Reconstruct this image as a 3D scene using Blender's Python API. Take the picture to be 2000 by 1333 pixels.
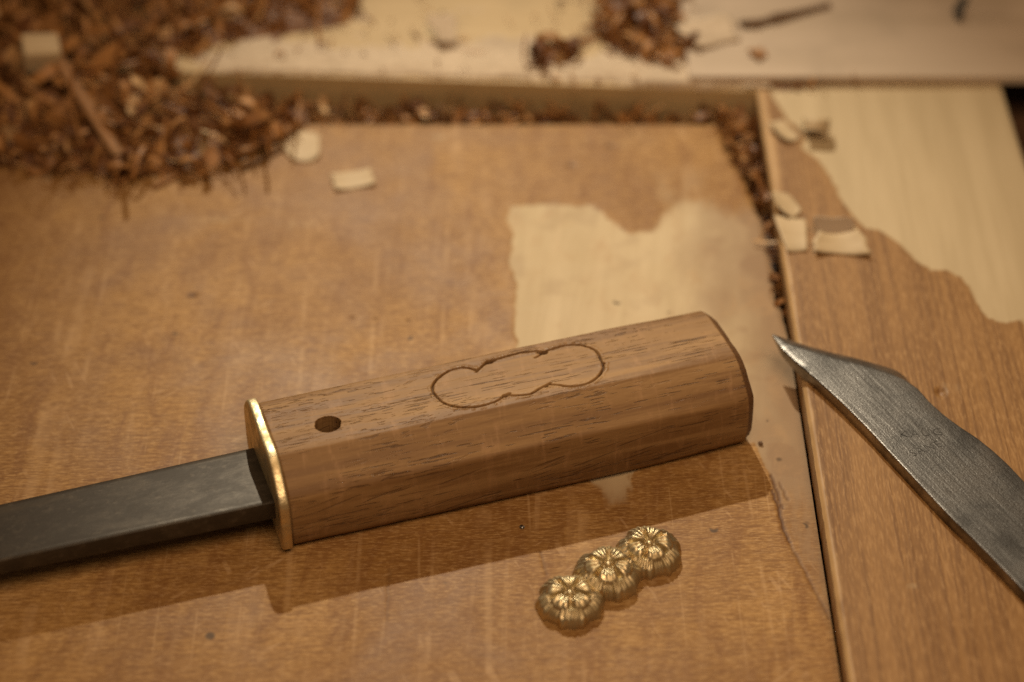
import bpy, bmesh, math, random
import numpy as np
from mathutils import Vector, Matrix, Euler

# ------------------------------------------------------------------ clear
for _o in list(bpy.data.objects):
    bpy.data.objects.remove(_o, do_unlink=True)
random.seed(7)
RNG = np.random.default_rng(7)
SC = bpy.context.scene
COL = SC.collection
MM = 0.001

# ------------------------------------------------------------------ camera
PITCH, DIST = math.radians(40), 0.517
cam_d = bpy.data.cameras.new('camera')
cam_d.sensor_width = 36.0
cam_d.lens = 36.0 * 4243.0 / 2000.0
cam_d.clip_start, cam_d.clip_end = 0.01, 20.0
cam_d.dof.use_dof = True
cam_d.dof.focus_distance = 0.472
cam_d.dof.aperture_fstop = 6.2
cam_d.dof.aperture_blades = 9
cam = bpy.data.objects.new('camera', cam_d)
cam.location = (0, -DIST * math.cos(PITCH), DIST * math.sin(PITCH))
cam.rotation_euler = (math.pi / 2 - PITCH, 0, 0)
COL.objects.link(cam)
SC.camera = cam

# ------------------------------------------------------------------ world, lamp, exposure
wd = bpy.data.worlds.new('World')
SC.world = wd
wd.use_nodes = True
bg = wd.node_tree.nodes['Background']
bg.inputs['Color'].default_value = (1.0, 0.70, 0.42, 1)
bg.inputs['Strength'].default_value = 0.14

ld = bpy.data.lights.new('desk_lamp_light', 'SPOT')
ld.energy = 23.0
ld.color = (1.0, 0.90, 0.69)
ld.shadow_soft_size = 0.007
ld.spot_size = math.radians(26)
ld.spot_blend = 1.0
lamp = bpy.data.objects.new('desk_lamp_light', ld)
_ld = Vector((-0.175, 1.057, 1.0)).normalized()
lamp.location = Vector((0.005, -0.045, 0.0)) + _ld * 0.80
lamp.rotation_euler = (lamp.location - Vector((0.015, 0.015, 0))).to_track_quat('Z', 'Y').to_euler()
COL.objects.link(lamp)

fd = bpy.data.lights.new('fill_light', 'AREA')      # soft fill lamp added above the camera to brighten shaded sides
fd.shape = 'DISK'; fd.size = 0.5
fd.energy = 4.8
fd.color = (1.0, 0.70, 0.43)
fill_lamp = bpy.data.objects.new('fill_light', fd)
fill_lamp.location = (0.12, -0.40, 0.82)
fill_lamp.rotation_euler = (fill_lamp.location - Vector((0, 0, 0))).to_track_quat('Z', 'Y').to_euler()
COL.objects.link(fill_lamp)

SC.view_settings.view_transform = 'Standard'
SC.view_settings.look = 'None'
SC.view_settings.gamma = 1.0
SC.view_settings.exposure = 0.0
SC.view_settings.use_curve_mapping = False
SC.cycles.max_bounces = 8
SC.cycles.caustics_reflective = False
SC.cycles.caustics_refractive = False
SC.cycles.blur_glossy = 1.0
SC.cycles.sample_clamp_indirect = 2.0
SC.cycles.sample_clamp_direct = 8.0
SC.cycles.use_denoising = False

# ------------------------------------------------------------------ numpy helpers
def vnoise(x, y, seed=0):
    """smooth value noise in [-1,1], unit lattice"""
    r = np.random.default_rng(seed)
    tab = r.uniform(-1, 1, (256, 256))
    xi = np.floor(x).astype(int); yi = np.floor(y).astype(int)
    fx = x - xi; fy = y - yi
    fx = fx * fx * fx * (fx * (fx * 6 - 15) + 10); fy = fy * fy * fy * (fy * (fy * 6 - 15) + 10)
    a = tab[xi % 256, yi % 256]; b = tab[(xi + 1) % 256, yi % 256]
    c = tab[xi % 256, (yi + 1) % 256]; d = tab[(xi + 1) % 256, (yi + 1) % 256]
    return (a * (1 - fx) + b * fx) * (1 - fy) + (c * (1 - fx) + d * fx) * fy

def fbm(x, y, seed=0, octv=4):
    s = 0; a = 1.0; t = 0
    for k in range(octv):
        s = s + a * vnoise(x * 2 ** k, y * 2 ** k, seed + k); t += a; a *= 0.5
    return s / t

def seg_dist(X, Y, P, closed=False):
    d = np.full(X.shape, 1e9)
    n = len(P)
    for i in range(n if closed else n - 1):
        ax, ay = P[i]; bx, by = P[(i + 1) % n]
        vx, vy = bx - ax, by - ay
        L = vx * vx + vy * vy + 1e-12
        t = np.clip(((X - ax) * vx + (Y - ay) * vy) / L, 0, 1)
        d = np.minimum(d, np.hypot(X - ax - t * vx, Y - ay - t * vy))
    return d

def inside(X, Y, P):
    r = np.zeros(X.shape, bool)
    n = len(P)
    for i in range(n):
        ax, ay = P[i]; bx, by = P[(i + 1) % n]
        c = ((ay > Y) != (by > Y))
        with np.errstate(divide='ignore', invalid='ignore'):
            r ^= c & (X < (bx - ax) * (Y - ay) / (by - ay + 1e-12) + ax)
    return r

def sdf(X, Y, P):
    d = seg_dist(X, Y, P, True)
    return np.where(inside(X, Y, P), d, -d)

def sstep(a, b, x):
    t = np.clip((x - a) / (b - a), 0, 1)
    return t * t * (3 - 2 * t)

# ------------------------------------------------------------------ object helpers
def tag(o, label=None, cat=None, group=None, kind=None):
    if label: o['label'] = label
    if cat: o['category'] = cat
    if group: o['group'] = group
    if kind: o['kind'] = kind
    return o

def link(name, me, mat=None, parent=None, smooth=True):
    if mat: me.materials.append(mat)
    if smooth: me.polygons.foreach_set('use_smooth', np.ones(len(me.polygons), bool))
    o = bpy.data.objects.new(name, me)
    COL.objects.link(o)
    o.parent = parent
    return o

def mesh_np(name, V, Fc):
    me = bpy.data.meshes.new(name)
    me.from_pydata([tuple(v) for v in (np.asarray(V) * MM).tolist()], [], Fc)
    me.update()
    return me

def fattr(me, name, vals):
    a = me.attributes.new(name, 'FLOAT', 'POINT')
    a.data.foreach_set('value', np.asarray(vals, np.float32))

def grid_faces(nr, nc, off=0, wrap=False):
    i, j = np.meshgrid(np.arange(nr - 1), np.arange(nc if wrap else nc - 1), indexing='ij')
    j2 = (j + 1) % nc
    a = off + i * nc + j; b = off + i * nc + j2; c = off + (i + 1) * nc + j2; d = off + (i + 1) * nc + j
    return np.stack([a, b, c, d], -1).reshape(-1, 4).tolist()

def empty(name, loc, rz=0.0):
    o = bpy.data.objects.new(name, None)
    o.empty_display_size = 0.01
    o.location = Vector(loc) * MM
    o.rotation_euler = (0, 0, rz)
    COL.objects.link(o)
    return o

# ------------------------------------------------------------------ material helpers
class NT:
    def __init__(self, name):
        self.m = bpy.data.materials.new(name); self.m.use_nodes = True
        self.t = self.m.node_tree; self.n = self.t.nodes
        self.b = self.n['Principled BSDF']
        self.co = self.n.new('ShaderNodeTexCoord').outputs['Object']
    def lk(self, a, b): self.t.links.new(a, b)
    def put(self, sock, v):
        if isinstance(v, bpy.types.NodeSocket): self.lk(v, sock)
        else: sock.default_value = v
    def mapping(self, scale=(1, 1, 1), rot=(0, 0, 0), src=None):
        """turn first, then stretch, so that the stretch follows the turned axes"""
        src = src or self.co
        if any(rot):
            q = self.n.new('ShaderNodeMapping'); q.inputs['Rotation'].default_value = rot
            self.lk(src, q.inputs['Vector']); src = q.outputs[0]
        k = self.n.new('ShaderNodeMapping'); k.inputs['Scale'].default_value = scale
        self.lk(src, k.inputs['Vector']); return k.outputs[0]
    def noise(self, vec, scale=1.0, detail=4, rough=0.55, dist=0.0):
        k = self.n.new('ShaderNodeTexNoise')
        k.inputs['Scale'].default_value = scale; k.inputs['Detail'].default_value = detail
        k.inputs['Roughness'].default_value = rough; k.inputs['Distortion'].default_value = dist
        self.lk(vec, k.inputs['Vector']); return k.outputs['Fac']
    def voro(self, vec, scale=1.0, feature='F1'):
        k = self.n.new('ShaderNodeTexVoronoi'); k.feature = feature
        k.inputs['Scale'].default_value = scale
        self.lk(vec, k.inputs['Vector']); return k.outputs['Distance']
    def ramp(self, fac, a, b, lo=0.0, hi=1.0):
        k = self.n.new('ShaderNodeMapRange'); k.interpolation_type = 'SMOOTHSTEP'
        k.inputs['From Min'].default_value = a; k.inputs['From Max'].default_value = b
        k.inputs['To Min'].default_value = lo; k.inputs['To Max'].default_value = hi
        self.lk(fac, k.inputs['Value']); return k.outputs[0]
    def math(self, op, a, b=0.0):
        k = self.n.new('ShaderNodeMath'); k.operation = op
        self.put(k.inputs[0], a); self.put(k.inputs[1], b); return k.outputs[0]
    def mix(self, fac, a, b, mode='MIX'):
        k = self.n.new('ShaderNodeMix'); k.data_type = 'RGBA'; k.blend_type = mode
        self.put(k.inputs[0], fac)
        for s, v in ((k.inputs[6], a), (k.inputs[7], b)):
            self.put(s, v if isinstance(v, bpy.types.NodeSocket) else (*v, 1))
        return k.outputs[2]
    def attr(self, name):
        k = self.n.new('ShaderNodeAttribute'); k.attribute_name = name; return k.outputs['Fac']
    def bump(self, h, dist, strength=1.0, normal=None):
        k = self.n.new('ShaderNodeBump')
        k.inputs['Distance'].default_value = dist; k.inputs['Strength'].default_value = strength
        self.lk(h, k.inputs['Height'])
        if normal: self.lk(normal, k.inputs['Normal'])
        return k.outputs[0]
    def fin(self, col, rough=0.5, normal=None, metal=0.0, spec=0.5):
        self.put(self.b.inputs['Base Color'], col if isinstance(col, bpy.types.NodeSocket) else (*col, 1))
        self.put(self.b.inputs['Roughness'], rough); self.put(self.b.inputs['Metallic'], metal)
        self.b.inputs['Specular IOR Level'].default_value = spec
        if normal: self.lk(normal, self.b.inputs['Normal'])
        return self.m

def mat_left_board():
    k = NT('worn_bench_wood')
    blot = k.noise(k.mapping((1, 1, 1)), 28, 6, 0.6, 0.6)
    tall = k.noise(k.mapping((1.0, 0.26, 1), (0, 0, 0.14)), 135, 5, 0.65, 0.9)
    fib = k.noise(k.mapping((0.10, 1, 1), (0, 0, -0.06)), 1300, 4, 0.7)
    fibl = k.noise(k.mapping((0.12, 1, 1), (0, 0, -0.04)), 260, 5, 0.6)
    c = k.mix(k.ramp(blot, 0.32, 0.70), (0.255, 0.128, 0.037), (0.38, 0.212, 0.072))
    c = k.mix(k.ramp(tall, 0.48, 0.66, 0, 0.65), c, (0.205, 0.094, 0.030))
    c = k.mix(k.ramp(tall, 0.46, 0.28, 0, 0.45), c, (0.44, 0.265, 0.115))
    big = k.noise(k.mapping((1, 0.5, 1), (0, 0, 0.3)), 17, 4, 0.6, 0.8)
    c = k.mix(k.ramp(big, 0.46, 0.68, 0, 0.5), c, (0.19, 0.086, 0.026))
    c = k.mix(k.ramp(fib, 0.36, 0.58, 0.58, 0.0), c, (0.14, 0.058, 0.016))
    c = k.mix(k.ramp(fibl, 0.52, 0.70, 0, 0.14), c, (0.46, 0.27, 0.13))
    gr = k.noise(k.mapping((0.22, 1, 1), (0, 0, -0.05)), 2400, 3, 0.7)
    c = k.mix(k.ramp(gr, 0.36, 0.56, 0.48, 0.0), c, (0.16, 0.07, 0.02))
    c = k.mix(k.ramp(gr, 0.50, 0.66, 0.0, 0.38), c, (0.50, 0.32, 0.15))
    # pale plane streaks running away from the viewer
    st = k.noise(k.mapping((1, 0.028, 1), (0, 0, 0.02)), 210, 2, 0.5, 0.25)
    brk = k.noise(k.mapping((1, 1, 1)), 70, 3, 0.6)
    sk = k.math('MULTIPLY', k.ramp(st, 0.635, 0.69), k.ramp(brk, 0.38, 0.58))
    c = k.mix(k.math('MULTIPLY', sk, 0.12), c, (0.55, 0.35, 0.18))
    # thin straight plane-iron lines
    for sc_, wd_, am_ in ((95, 0.006, 0.12), (60, 0.004, 0.26)):
        ln = k.noise(k.mapping((1, 0.010, 1), (0, 0, 0.05 if sc_ == 95 else -0.02)), sc_, 1, 0.3)
        ab = k.math('ABSOLUTE', k.math('SUBTRACT', ln, 0.5))
        c = k.mix(k.math('MULTIPLY', k.math('MULTIPLY', k.ramp(ab, wd_ * 2, wd_ * 0.4), k.ramp(brk, 0.42, 0.60)), am_), c, (0.50, 0.32, 0.16))
    # short bright scuffs
    sc1 = k.noise(k.mapping((0.10, 1, 1), (0, 0, -0.7)), 620, 2, 0.5)
    scm = k.noise(k.mapping((1, 1, 1)), 120, 2, 0.5)
    sk2 = k.math('MULTIPLY', k.ramp(sc1, 0.64, 0.70), k.ramp(scm, 0.50, 0.62))
    c = k.mix(k.math('MULTIPLY', sk2, 0.22), c, (0.62, 0.42, 0.24))
    sc3 = k.noise(k.mapping((1.0, 0.07, 1), (0, 0, -0.45)), 560, 2, 0.5)
    sk3 = k.math('MULTIPLY', k.ramp(sc3, 0.64, 0.69), k.ramp(scm, 0.50, 0.40))
    c = k.mix(k.math('MULTIPLY', sk3, 0.20), c, (0.60, 0.40, 0.22))
    # worn bare area
    w0 = k.attr('worn')
    wn = k.noise(k.mapping((1.0, 0.22, 1), (0, 0, 0.1)), 420, 5, 0.7)
    w = k.ramp(k.math('ADD', w0, k.math('MULTIPLY', k.math('SUBTRACT', wn, 0.5), 0.75)), 0.12, 0.88)
    gp = k.noise(k.mapping((1.0, 0.10, 1), (0, 0, 0.12)), 180, 4, 0.6, 0.5)
    pale = k.mix(k.ramp(gp, 0.3, 0.7), (0.44, 0.335, 0.20), (0.51, 0.395, 0.245))
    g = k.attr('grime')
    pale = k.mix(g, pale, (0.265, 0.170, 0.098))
    gb = k.noise(k.mapping((1, 0.6, 1), (0, 0, 0.3)), 130, 5, 0.65, 0.6)
    pale = k.mix(k.ramp(gb, 0.50, 0.72, 0, 0.45), pale, (0.38, 0.24, 0.125))
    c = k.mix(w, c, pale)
    # dark specks and dents
    sp = k.voro(k.mapping((1, 1, 1)), 75)
    pick = k.noise(k.mapping((1, 1, 1)), 190, 2, 0.5)
    spm = k.math('MULTIPLY', k.ramp(sp, 0.10, 0.055), k.ramp(pick, 0.52, 0.60))
    c = k.mix(k.math('MULTIPLY', spm, 0.8), c, (0.055, 0.035, 0.022))
    ck = k.attr('crack')
    c = k.mix(ck, c, (0.10, 0.045, 0.018))
    r = k.ramp(blot, 0.3, 0.7, 0.46, 0.60)
    r = k.math('ADD', r, k.math('MULTIPLY', w, 0.10))
    nb = k.bump(fib, 0.00006, 0.55)
    nb = k.bump(sk, 0.00006, 0.3, nb)
    fine = k.noise(k.mapping((1, 1, 1)), 1800, 3, 0.6)
    nb = k.bump(fine, 0.00004, 0.5, nb)
    return k.fin(c, r, nb, spec=0.16)

def mat_right_board():
    k = NT('straight_grain_softwood')
    ln = k.noise(k.mapping((1, 0.012, 1), (0, 0, 0.012)), 1050, 3, 0.6, 0.12)
    ln2 = k.noise(k.mapping((1, 0.03, 1), (0, 0, 0.01)), 110, 3, 0.55, 0.2)
    blot = k.noise(k.mapping((1, 0.6, 1)), 38, 5, 0.6, 0.4)
    c = k.mix(k.ramp(ln2, 0.3, 0.7), (0.225, 0.112, 0.036), (0.295, 0.155, 0.053))
    c = k.mix(k.ramp(ln, 0.49, 0.62, 0, 0.60), c, (0.135, 0.060, 0.018))
    c = k.mix(k.ramp(blot, 0.50, 0.75, 0, 0.25), c, (0.155, 0.072, 0.023))
    gr = k.noise(k.mapping((1, 0.12, 1)), 2300, 3, 0.7)
    c = k.mix(k.ramp(gr, 0.36, 0.56, 0.26, 0.0), c, (0.12, 0.055, 0.018))
    c = k.mix(k.ramp(gr, 0.50, 0.66, 0.0, 0.5), c, (0.40, 0.235, 0.10))
    ed = k.attr('edge')
    c = k.mix(k.math('MULTIPLY', ed, 0.65), c, (0.56, 0.36, 0.17))
    gp = k.noise(k.mapping((1, 0.06, 1), (0, 0, 0.03)), 200, 4, 0.6, 0.4)
    pale = k.mix(k.ramp(gp, 0.3, 0.7), (0.41, 0.31, 0.18), (0.48, 0.37, 0.225))
    wn = k.noise(k.mapping((1.0, 0.10, 1)), 500, 5, 0.7)
    w = k.ramp(k.math('ADD', k.attr('worn'), k.math('MULTIPLY', k.math('SUBTRACT', wn, 0.5), 0.6)), 0.15, 0.85)
    c = k.mix(w, c, pale)
    sp = k.voro(k.mapping((1, 1, 1)), 62)
    pick = k.noise(k.mapping((1, 1, 1)), 170, 2, 0.5)
    spm = k.math('MULTIPLY', k.ramp(sp, 0.10, 0.05), k.ramp(pick, 0.50, 0.58))
    c = k.mix(k.math('MULTIPLY', spm, 0.85), c, (0.06, 0.04, 0.03))
    fine = k.noise(k.mapping((1, 0.3, 1)), 1500, 3, 0.6)
    nb = k.bump(ln, 0.00007, 0.6)
    nb = k.bump(fine, 0.00004, 0.5, nb)
    return k.fin(c, k.ramp(blot, 0.3, 0.7, 0.46, 0.58), nb, spec=0.30)

def mat_plain_wood(name, a, b, scale=(0.05, 1, 1), sc=220, rough=0.6, rot=0.0, spec=0.3):
    k = NT(name)
    n1 = k.noise(k.mapping(scale, (0, 0, rot)), sc, 4, 0.6, 0.3)
    n2 = k.noise(k.mapping((1, 1, 1)), 40, 4, 0.6)
    c = k.mix(k.ramp(n1, 0.3, 0.7), a, b)
    c = k.mix(k.ramp(n2, 0.45, 0.75, 0, 0.35), c, tuple(v * 0.6 for v in a))
    return k.fin(c, rough, k.bump(n1, 0.0001, 0.5), spec=spec)

def mat_handle():
    k = NT('handle_wood')
    v1 = k.mapping((0.055, 1, 1), (0, 0, 0.015))
    n1 = k.noise(v1, 330, 5, 0.62, 0.25)
    n0 = k.noise(k.mapping((0.10, 1, 1)), 75, 4, 0.55, 0.5)
    c = k.mix(k.ramp(n0, 0.3, 0.7), (0.230, 0.124, 0.048), (0.325, 0.190, 0.082))
    c = k.mix(k.ramp(n1, 0.38, 0.60, 0.62, 0.0), c, (0.135, 0.062, 0.022))
    # silky cross figure
    fg = k.noise(k.mapping((1, 0.25, 0.25), (0, 0, 0.1)), 420, 4, 0.65, 0.3)
    c = k.mix(k.ramp(fg, 0.50, 0.72, 0, 0.28), c, (0.43, 0.245, 0.125))
    # open pores: short dark dashes along the grain
    pv = k.mapping((0.062, 1, 1), (0, 0, 0.02))
    p = k.noise(pv, 2300, 2, 0.5, 0.1)
    pm = k.noise(k.mapping((0.22, 1, 1)), 150, 2, 0.5)
    pore = k.math('MULTIPLY', k.ramp(p, 0.60, 0.66), k.ramp(pm, 0.42, 0.54))
    c = k.mix(k.math('MULTIPLY', pore, 0.55), c, (0.050, 0.020, 0.009))
    p2 = k.noise(k.mapping((0.05, 1, 1), (0.3, 0.2, 0.03)), 1500, 2, 0.5, 0.2)
    pm2 = k.noise(k.mapping((0.3, 1, 1)), 90, 2, 0.5)
    pore2 = k.math('MULTIPLY', k.ramp(p2, 0.61, 0.66), k.ramp(pm2, 0.44, 0.56))
    c = k.mix(k.math('MULTIPLY', pore2, 0.42), c, (0.050, 0.020, 0.009))
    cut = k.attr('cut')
    c = k.mix(k.math('MULTIPLY', cut, 0.9), c, (0.035, 0.014, 0.006))  # dark groove colour; the peg hole's inner shade is painted with it too
    c = k.mix(k.math('MULTIPLY', k.attr('endcut'), 0.75), c, (0.085, 0.036, 0.015))
    lip = k.attr('lip')
    r = k.math('SUBTRACT', k.ramp(n1, 0.3, 0.7, 0.48, 0.60), k.math('MULTIPLY', lip, 0.18))
    nb = k.bump(n1, 0.00009, 0.5)
    nb = k.bump(k.math('SUBTRACT', 1.0, k.math('MAXIMUM', pore, pore2)), 0.00022, 0.8, nb)
    gr = k.noise(k.mapping((0.4, 1, 1)), 1500, 3, 0.65)
    nb = k.bump(gr, 0.00006, 0.5, nb)
    lb = k.noise(k.mapping((1, 1, 1)), 2200, 2, 0.6)
    nb = k.bump(k.math('MULTIPLY', lb, lip), 0.00018, 0.7, nb)
    return k.fin(c, r, nb, spec=0.17)

def mat_brass(name, rough=0.26, base=(0.86, 0.70, 0.42), pit=0.5):
    k = NT(name)
    n = k.noise(k.mapping((1, 1, 1)), 260, 4, 0.6)
    c = k.mix(k.ramp(n, 0.35, 0.75), base, tuple(v * f for v, f in zip(base, (0.62, 0.58, 0.50))))
    f = k.noise(k.mapping((1, 1, 1)), 1600, 3, 0.6)
    return k.fin(c, k.ramp(n, 0.3, 0.7, rough * 0.8, rough * 1.5), k.bump(f, 0.00010, pit), metal=1.0)

def mat_dark_steel():
    k = NT('oxidised_blade_steel')
    n = k.noise(k.mapping((0.6, 1, 1)), 150, 7, 0.7, 0.3)
    f = k.noise(k.mapping((0.7, 1, 1)), 700, 4, 0.7)
    st = k.noise(k.mapping((0.05, 1, 1), (0, 0, 0.03)), 900, 2, 0.5)
    c = k.mix(k.ramp(n, 0.42, 0.70), (0.034, 0.024, 0.015), (0.062, 0.046, 0.030))
    c = k.mix(k.ramp(f, 0.52, 0.72, 0, 0.38), c, (0.115, 0.090, 0.064))
    nb = k.bump(f, 0.00005, 0.5)
    nb = k.bump(st, 0.00003, 0.35, nb)
    return k.fin(c, k.ramp(n, 0.35, 0.7, 0.50, 0.38), nb, metal=0.3, spec=0.34)

def mat_bright_steel():
    k = NT('forged_knife_steel')
    a = 1.072   # grinding lines run along the tool
    n = k.noise(k.mapping((1, 1, 1)), 62, 7, 0.68, 0.6)
    br = k.noise(k.mapping((0.07, 1, 1), (0, 0, a)), 1100, 3, 0.6)
    pit = k.noise(k.mapping((1, 1, 1)), 2200, 3, 0.65)
    c = k.mix(k.ramp(n, 0.36, 0.66), (0.13, 0.12, 0.112), (0.42, 0.39, 0.365))
    c = k.mix(k.ramp(pit, 0.5, 0.35, 0, 0.5), c, (0.06, 0.052, 0.047))
    c = k.mix(k.ramp(br, 0.52, 0.68, 0, 0.22), c, (0.46, 0.43, 0.40))
    c = k.mix(k.ramp(br, 0.48, 0.34, 0, 0.22), c, (0.05, 0.045, 0.04))
    nb = k.bump(br, 0.00012, 0.5)
    nb = k.bump(pit, 0.00012, 0.4, nb)
    return k.fin(c, k.ramp(n, 0.3, 0.7, 0.42, 0.28), nb, metal=1.0)

def mat_shaving(name):
    k = NT(name)
    t = k.attr('tint')
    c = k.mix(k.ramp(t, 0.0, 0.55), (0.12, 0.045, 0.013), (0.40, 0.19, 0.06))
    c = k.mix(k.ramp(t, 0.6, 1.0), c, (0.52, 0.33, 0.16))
    n = k.noise(k.mapping((1, 1, 1)), 500, 3, 0.6)
    c = k.mix(k.ramp(n, 0.4, 0.7, 0, 0.3), c, (0.09, 0.035, 0.012))
    return k.fin(c, 0.55, k.bump(n, 0.0001, 0.4), spec=0.35)

M = dict(left=mat_left_board(), right=mat_right_board(), handle=mat_handle(),
         brass=mat_brass('polished_brass', 0.42, (0.74, 0.61, 0.38), 1.0), gold=mat_brass('cast_gilt_brass', 0.42, (0.60, 0.485, 0.30), 0.12),
         blade=mat_dark_steel(), knife=mat_bright_steel(), shav=mat_shaving('brown_shaving_wood'),
         plank=mat_plain_wood('tan_plank_wood', (0.38, 0.265, 0.13), (0.46, 0.33, 0.175)),
         grey=mat_plain_wood('pale_grey_board_wood', (0.39, 0.30, 0.215), (0.45, 0.35, 0.26), (0.08, 1, 1), 120, 0.7),
         bench=mat_plain_wood('dark_bench_wood', (0.055, 0.026, 0.013), (0.085, 0.042, 0.02)),
         pale=mat_plain_wood('pale_chip_wood', (0.42, 0.31, 0.18), (0.51, 0.385, 0.235), (0.1, 1, 1), 300, 0.6),
         dust=mat_plain_wood('sawdust_powder', (0.42, 0.325, 0.23), (0.52, 0.41, 0.30), (1, 1, 1), 500, 0.9, spec=0.1),
         darkwood=mat_plain_wood('dark_sliver_wood', (0.10, 0.055, 0.026), (0.17, 0.09, 0.042)),
         sliver=mat_plain_wood('brown_sliver_wood', (0.25, 0.12, 0.045), (0.33, 0.17, 0.07)),
         iron=mat_plain_wood('dull_iron', (0.05, 0.045, 0.04), (0.075, 0.065, 0.055), (1, 1, 1), 300, 0.55))
def mat_stamp():
    k = NT('stamped_dark_steel')
    return k.fin((0.075, 0.068, 0.062), 0.5, metal=1.0)
M['stamp'] = mat_stamp()

# ------------------------------------------------------------------ setting: the bench below the boards
def box_mesh(name, x0, x1, y0, y1, z0, z1, bev=0.4, sub=1):
    bm = bmesh.new()
    bmesh.ops.create_cube(bm, size=1.0)
    for v in bm.verts:
        v.co = Vector(((x0 + x1) / 2 + v.co.x * (x1 - x0), (y0 + y1) / 2 + v.co.y * (y1 - y0), (z0 + z1) / 2 + v.co.z * (z1 - z0))) * MM
    if bev:
        bmesh.ops.bevel(bm, geom=bm.edges[:], offset=bev * MM, segments=2, affect='EDGES', profile=0.6)
    me = bpy.data.meshes.new(name); bm.to_mesh(me); bm.free()
    return me

tag(link('workbench', box_mesh('workbench', -420, 420, -320, 420, -40, -8, 1.0), M['bench'], smooth=False), kind='structure')

# ------------------------------------------------------------------ left board (dense top so that wear has real edges)
def slab(name, mat, xl, xr, y0, y1, nx, ny, zf, z_bot, attrs):
    """xl, xr: functions of y (mm). zf(X,Y)->top height"""
    ys = np.linspace(y0, y1, ny)
    t = np.linspace(0, 1, nx)
    X = xl(ys)[:, None] * (1 - t) + xr(ys)[:, None] * t
    Y = np.repeat(ys[:, None], nx, 1)
    Z = zf(X, Y)
    V = np.stack([X, Y, Z], -1).reshape(-1, 3)
    Fc = grid_faces(ny, nx)
    n = len(V)
    ring = list(range(nx)) + [r * nx + nx - 1 for r in range(1, ny)] + [(ny - 1) * nx + c for c in range(nx - 2, -1, -1)] + [r * nx for r in range(ny - 2, 0, -1)]
    low = V[ring].copy(); low[:, 2] = z_bot
    V2 = np.concatenate([V, V[ring], low])
    m = len(ring)
    for i in range(m):
        j = (i + 1) % m
        Fc.append([n + i, n + m + i, n + m + j, n + j])
    Fc.append([n + m + i for i in range(m)][::-1])
    me = mesh_np(name, V2, Fc)
    for an, f in attrs.items():
        a = f(X, Y).reshape(-1)
        fattr(me, an, np.concatenate([a, a[ring], a[ring]]))
    return link(name, me, mat)

edge_y = np.array([-160, -2.5, 11.7, 15.0, 32.1, 39.4, 48.0, 54.8, 65.9, 73.9, 82.2, 91.6])
edge_x = np.array([65.9, 65.9, 65.3, 64.3, 64.4, 64.2, 63.6, 62.1, 60.5, 58.1, 56.2, 55.6])
def left_edge(y): return np.full_like(y, -165.0)
def right_edge(y): return np.interp(y, edge_y, edge_x) + 0.35 * np.where(y > 5, fbm(y * 0.35, y * 0 + 3.1, 5), 0)
PATCH1 = [(0.4, 53.5), (7.9, 54.6), (13.2, 53.5), (19.8, 54.6), (23.6, 51.3), (26.0, 45.9), (29.8, 42.6), (35.1, 44.8), (39.3, 50.2), (44.8, 54.6), (52.8, 55.7), (58.0, 54.6), (62.4, 52.4), (78.8, 52.4), (73.5, -93.6), (66.5, -91.8), (58.5, -64.9), (57.5, -50.0), (54.5, -36.0), (49.0, -33.5), (28.2, -42.5), (26.3, -46.0), (25.0, -55.0), (21.2, -56.0), (18.4, -49.5), (16.0, -45.5), (7.0, -33.1), (1.2, -6.3), (0.6, 12.8), (0.0, 29.0), (-0.7, 45.9)]
CRACKS = [[(57.4, -46.0), (58.2, -52.0), (58.9, -56.5)], [(57.2, -51.0), (58.0, -56.0), (58.6, -63.5), (59.5, -67.0)], [(59.0, -48.5), (60.3, -54.0)], [(59.5, -67.5), (62.5, -78.0), (65.5, -89.0)],
          [(22.0, -73.0), (23.0, -78.0)], [(6.0, -70.0), (7.2, -76.5)], [(-26.0, -75.0), (-25.8, -90.0)], [(40.0, -52.0), (49.0, -63.0)]]
CRACKW = [0.9, 1.0, 0.6, 0.55, 0.45, 0.5, 0.35, 0.0]
def f_worn1(X, Y):
    s = sdf(X, Y, PATCH1)
    soft = 0.8 + 7.0 * sstep(24, 52, X) * sstep(-35, 10, Y) + 4.5 * sstep(-48, -66, Y)
    s = s + 1.3 * fbm(X * 0.22, Y * 0.16, 11) + 0.6 * fbm(X * 0.9, Y * 0.35, 17) + soft * 0.9 * fbm(X * 0.09, Y * 0.06, 14)
    w = sstep(-soft, soft, s) * (1 - 0.5 * sstep(-42, -58, Y))
    # a few separate scraped spots
    for cx, cy, rx, ry, a in ((-31, -24, 8, 1.2, .18), (45, 62, 10, 12, .30), (-55, 46, 7, 2.5, .22), (30, 84, 14, 6, .22), (-20, 85, 3, 1.4, .4), (-75, 48, 9, 1.3, .3), (36, -92, 6, 4, .10)):
        q = ((X - cx) / rx) ** 2 + ((Y - cy) / ry) ** 2
        w = np.maximum(w, a * sstep(1.5, 0.2, q + 0.5 * fbm(X * 0.3, Y * 0.3, 31)))
    return np.clip(w, 0, 1)
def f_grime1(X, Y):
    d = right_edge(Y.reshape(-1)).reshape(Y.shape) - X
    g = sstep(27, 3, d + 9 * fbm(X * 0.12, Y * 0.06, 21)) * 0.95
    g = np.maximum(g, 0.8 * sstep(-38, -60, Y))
    return np.clip(g + 0.25 * sstep(0.15, 0.5, fbm(X * 0.1, Y * 0.1, 44)), 0, 1)
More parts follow.
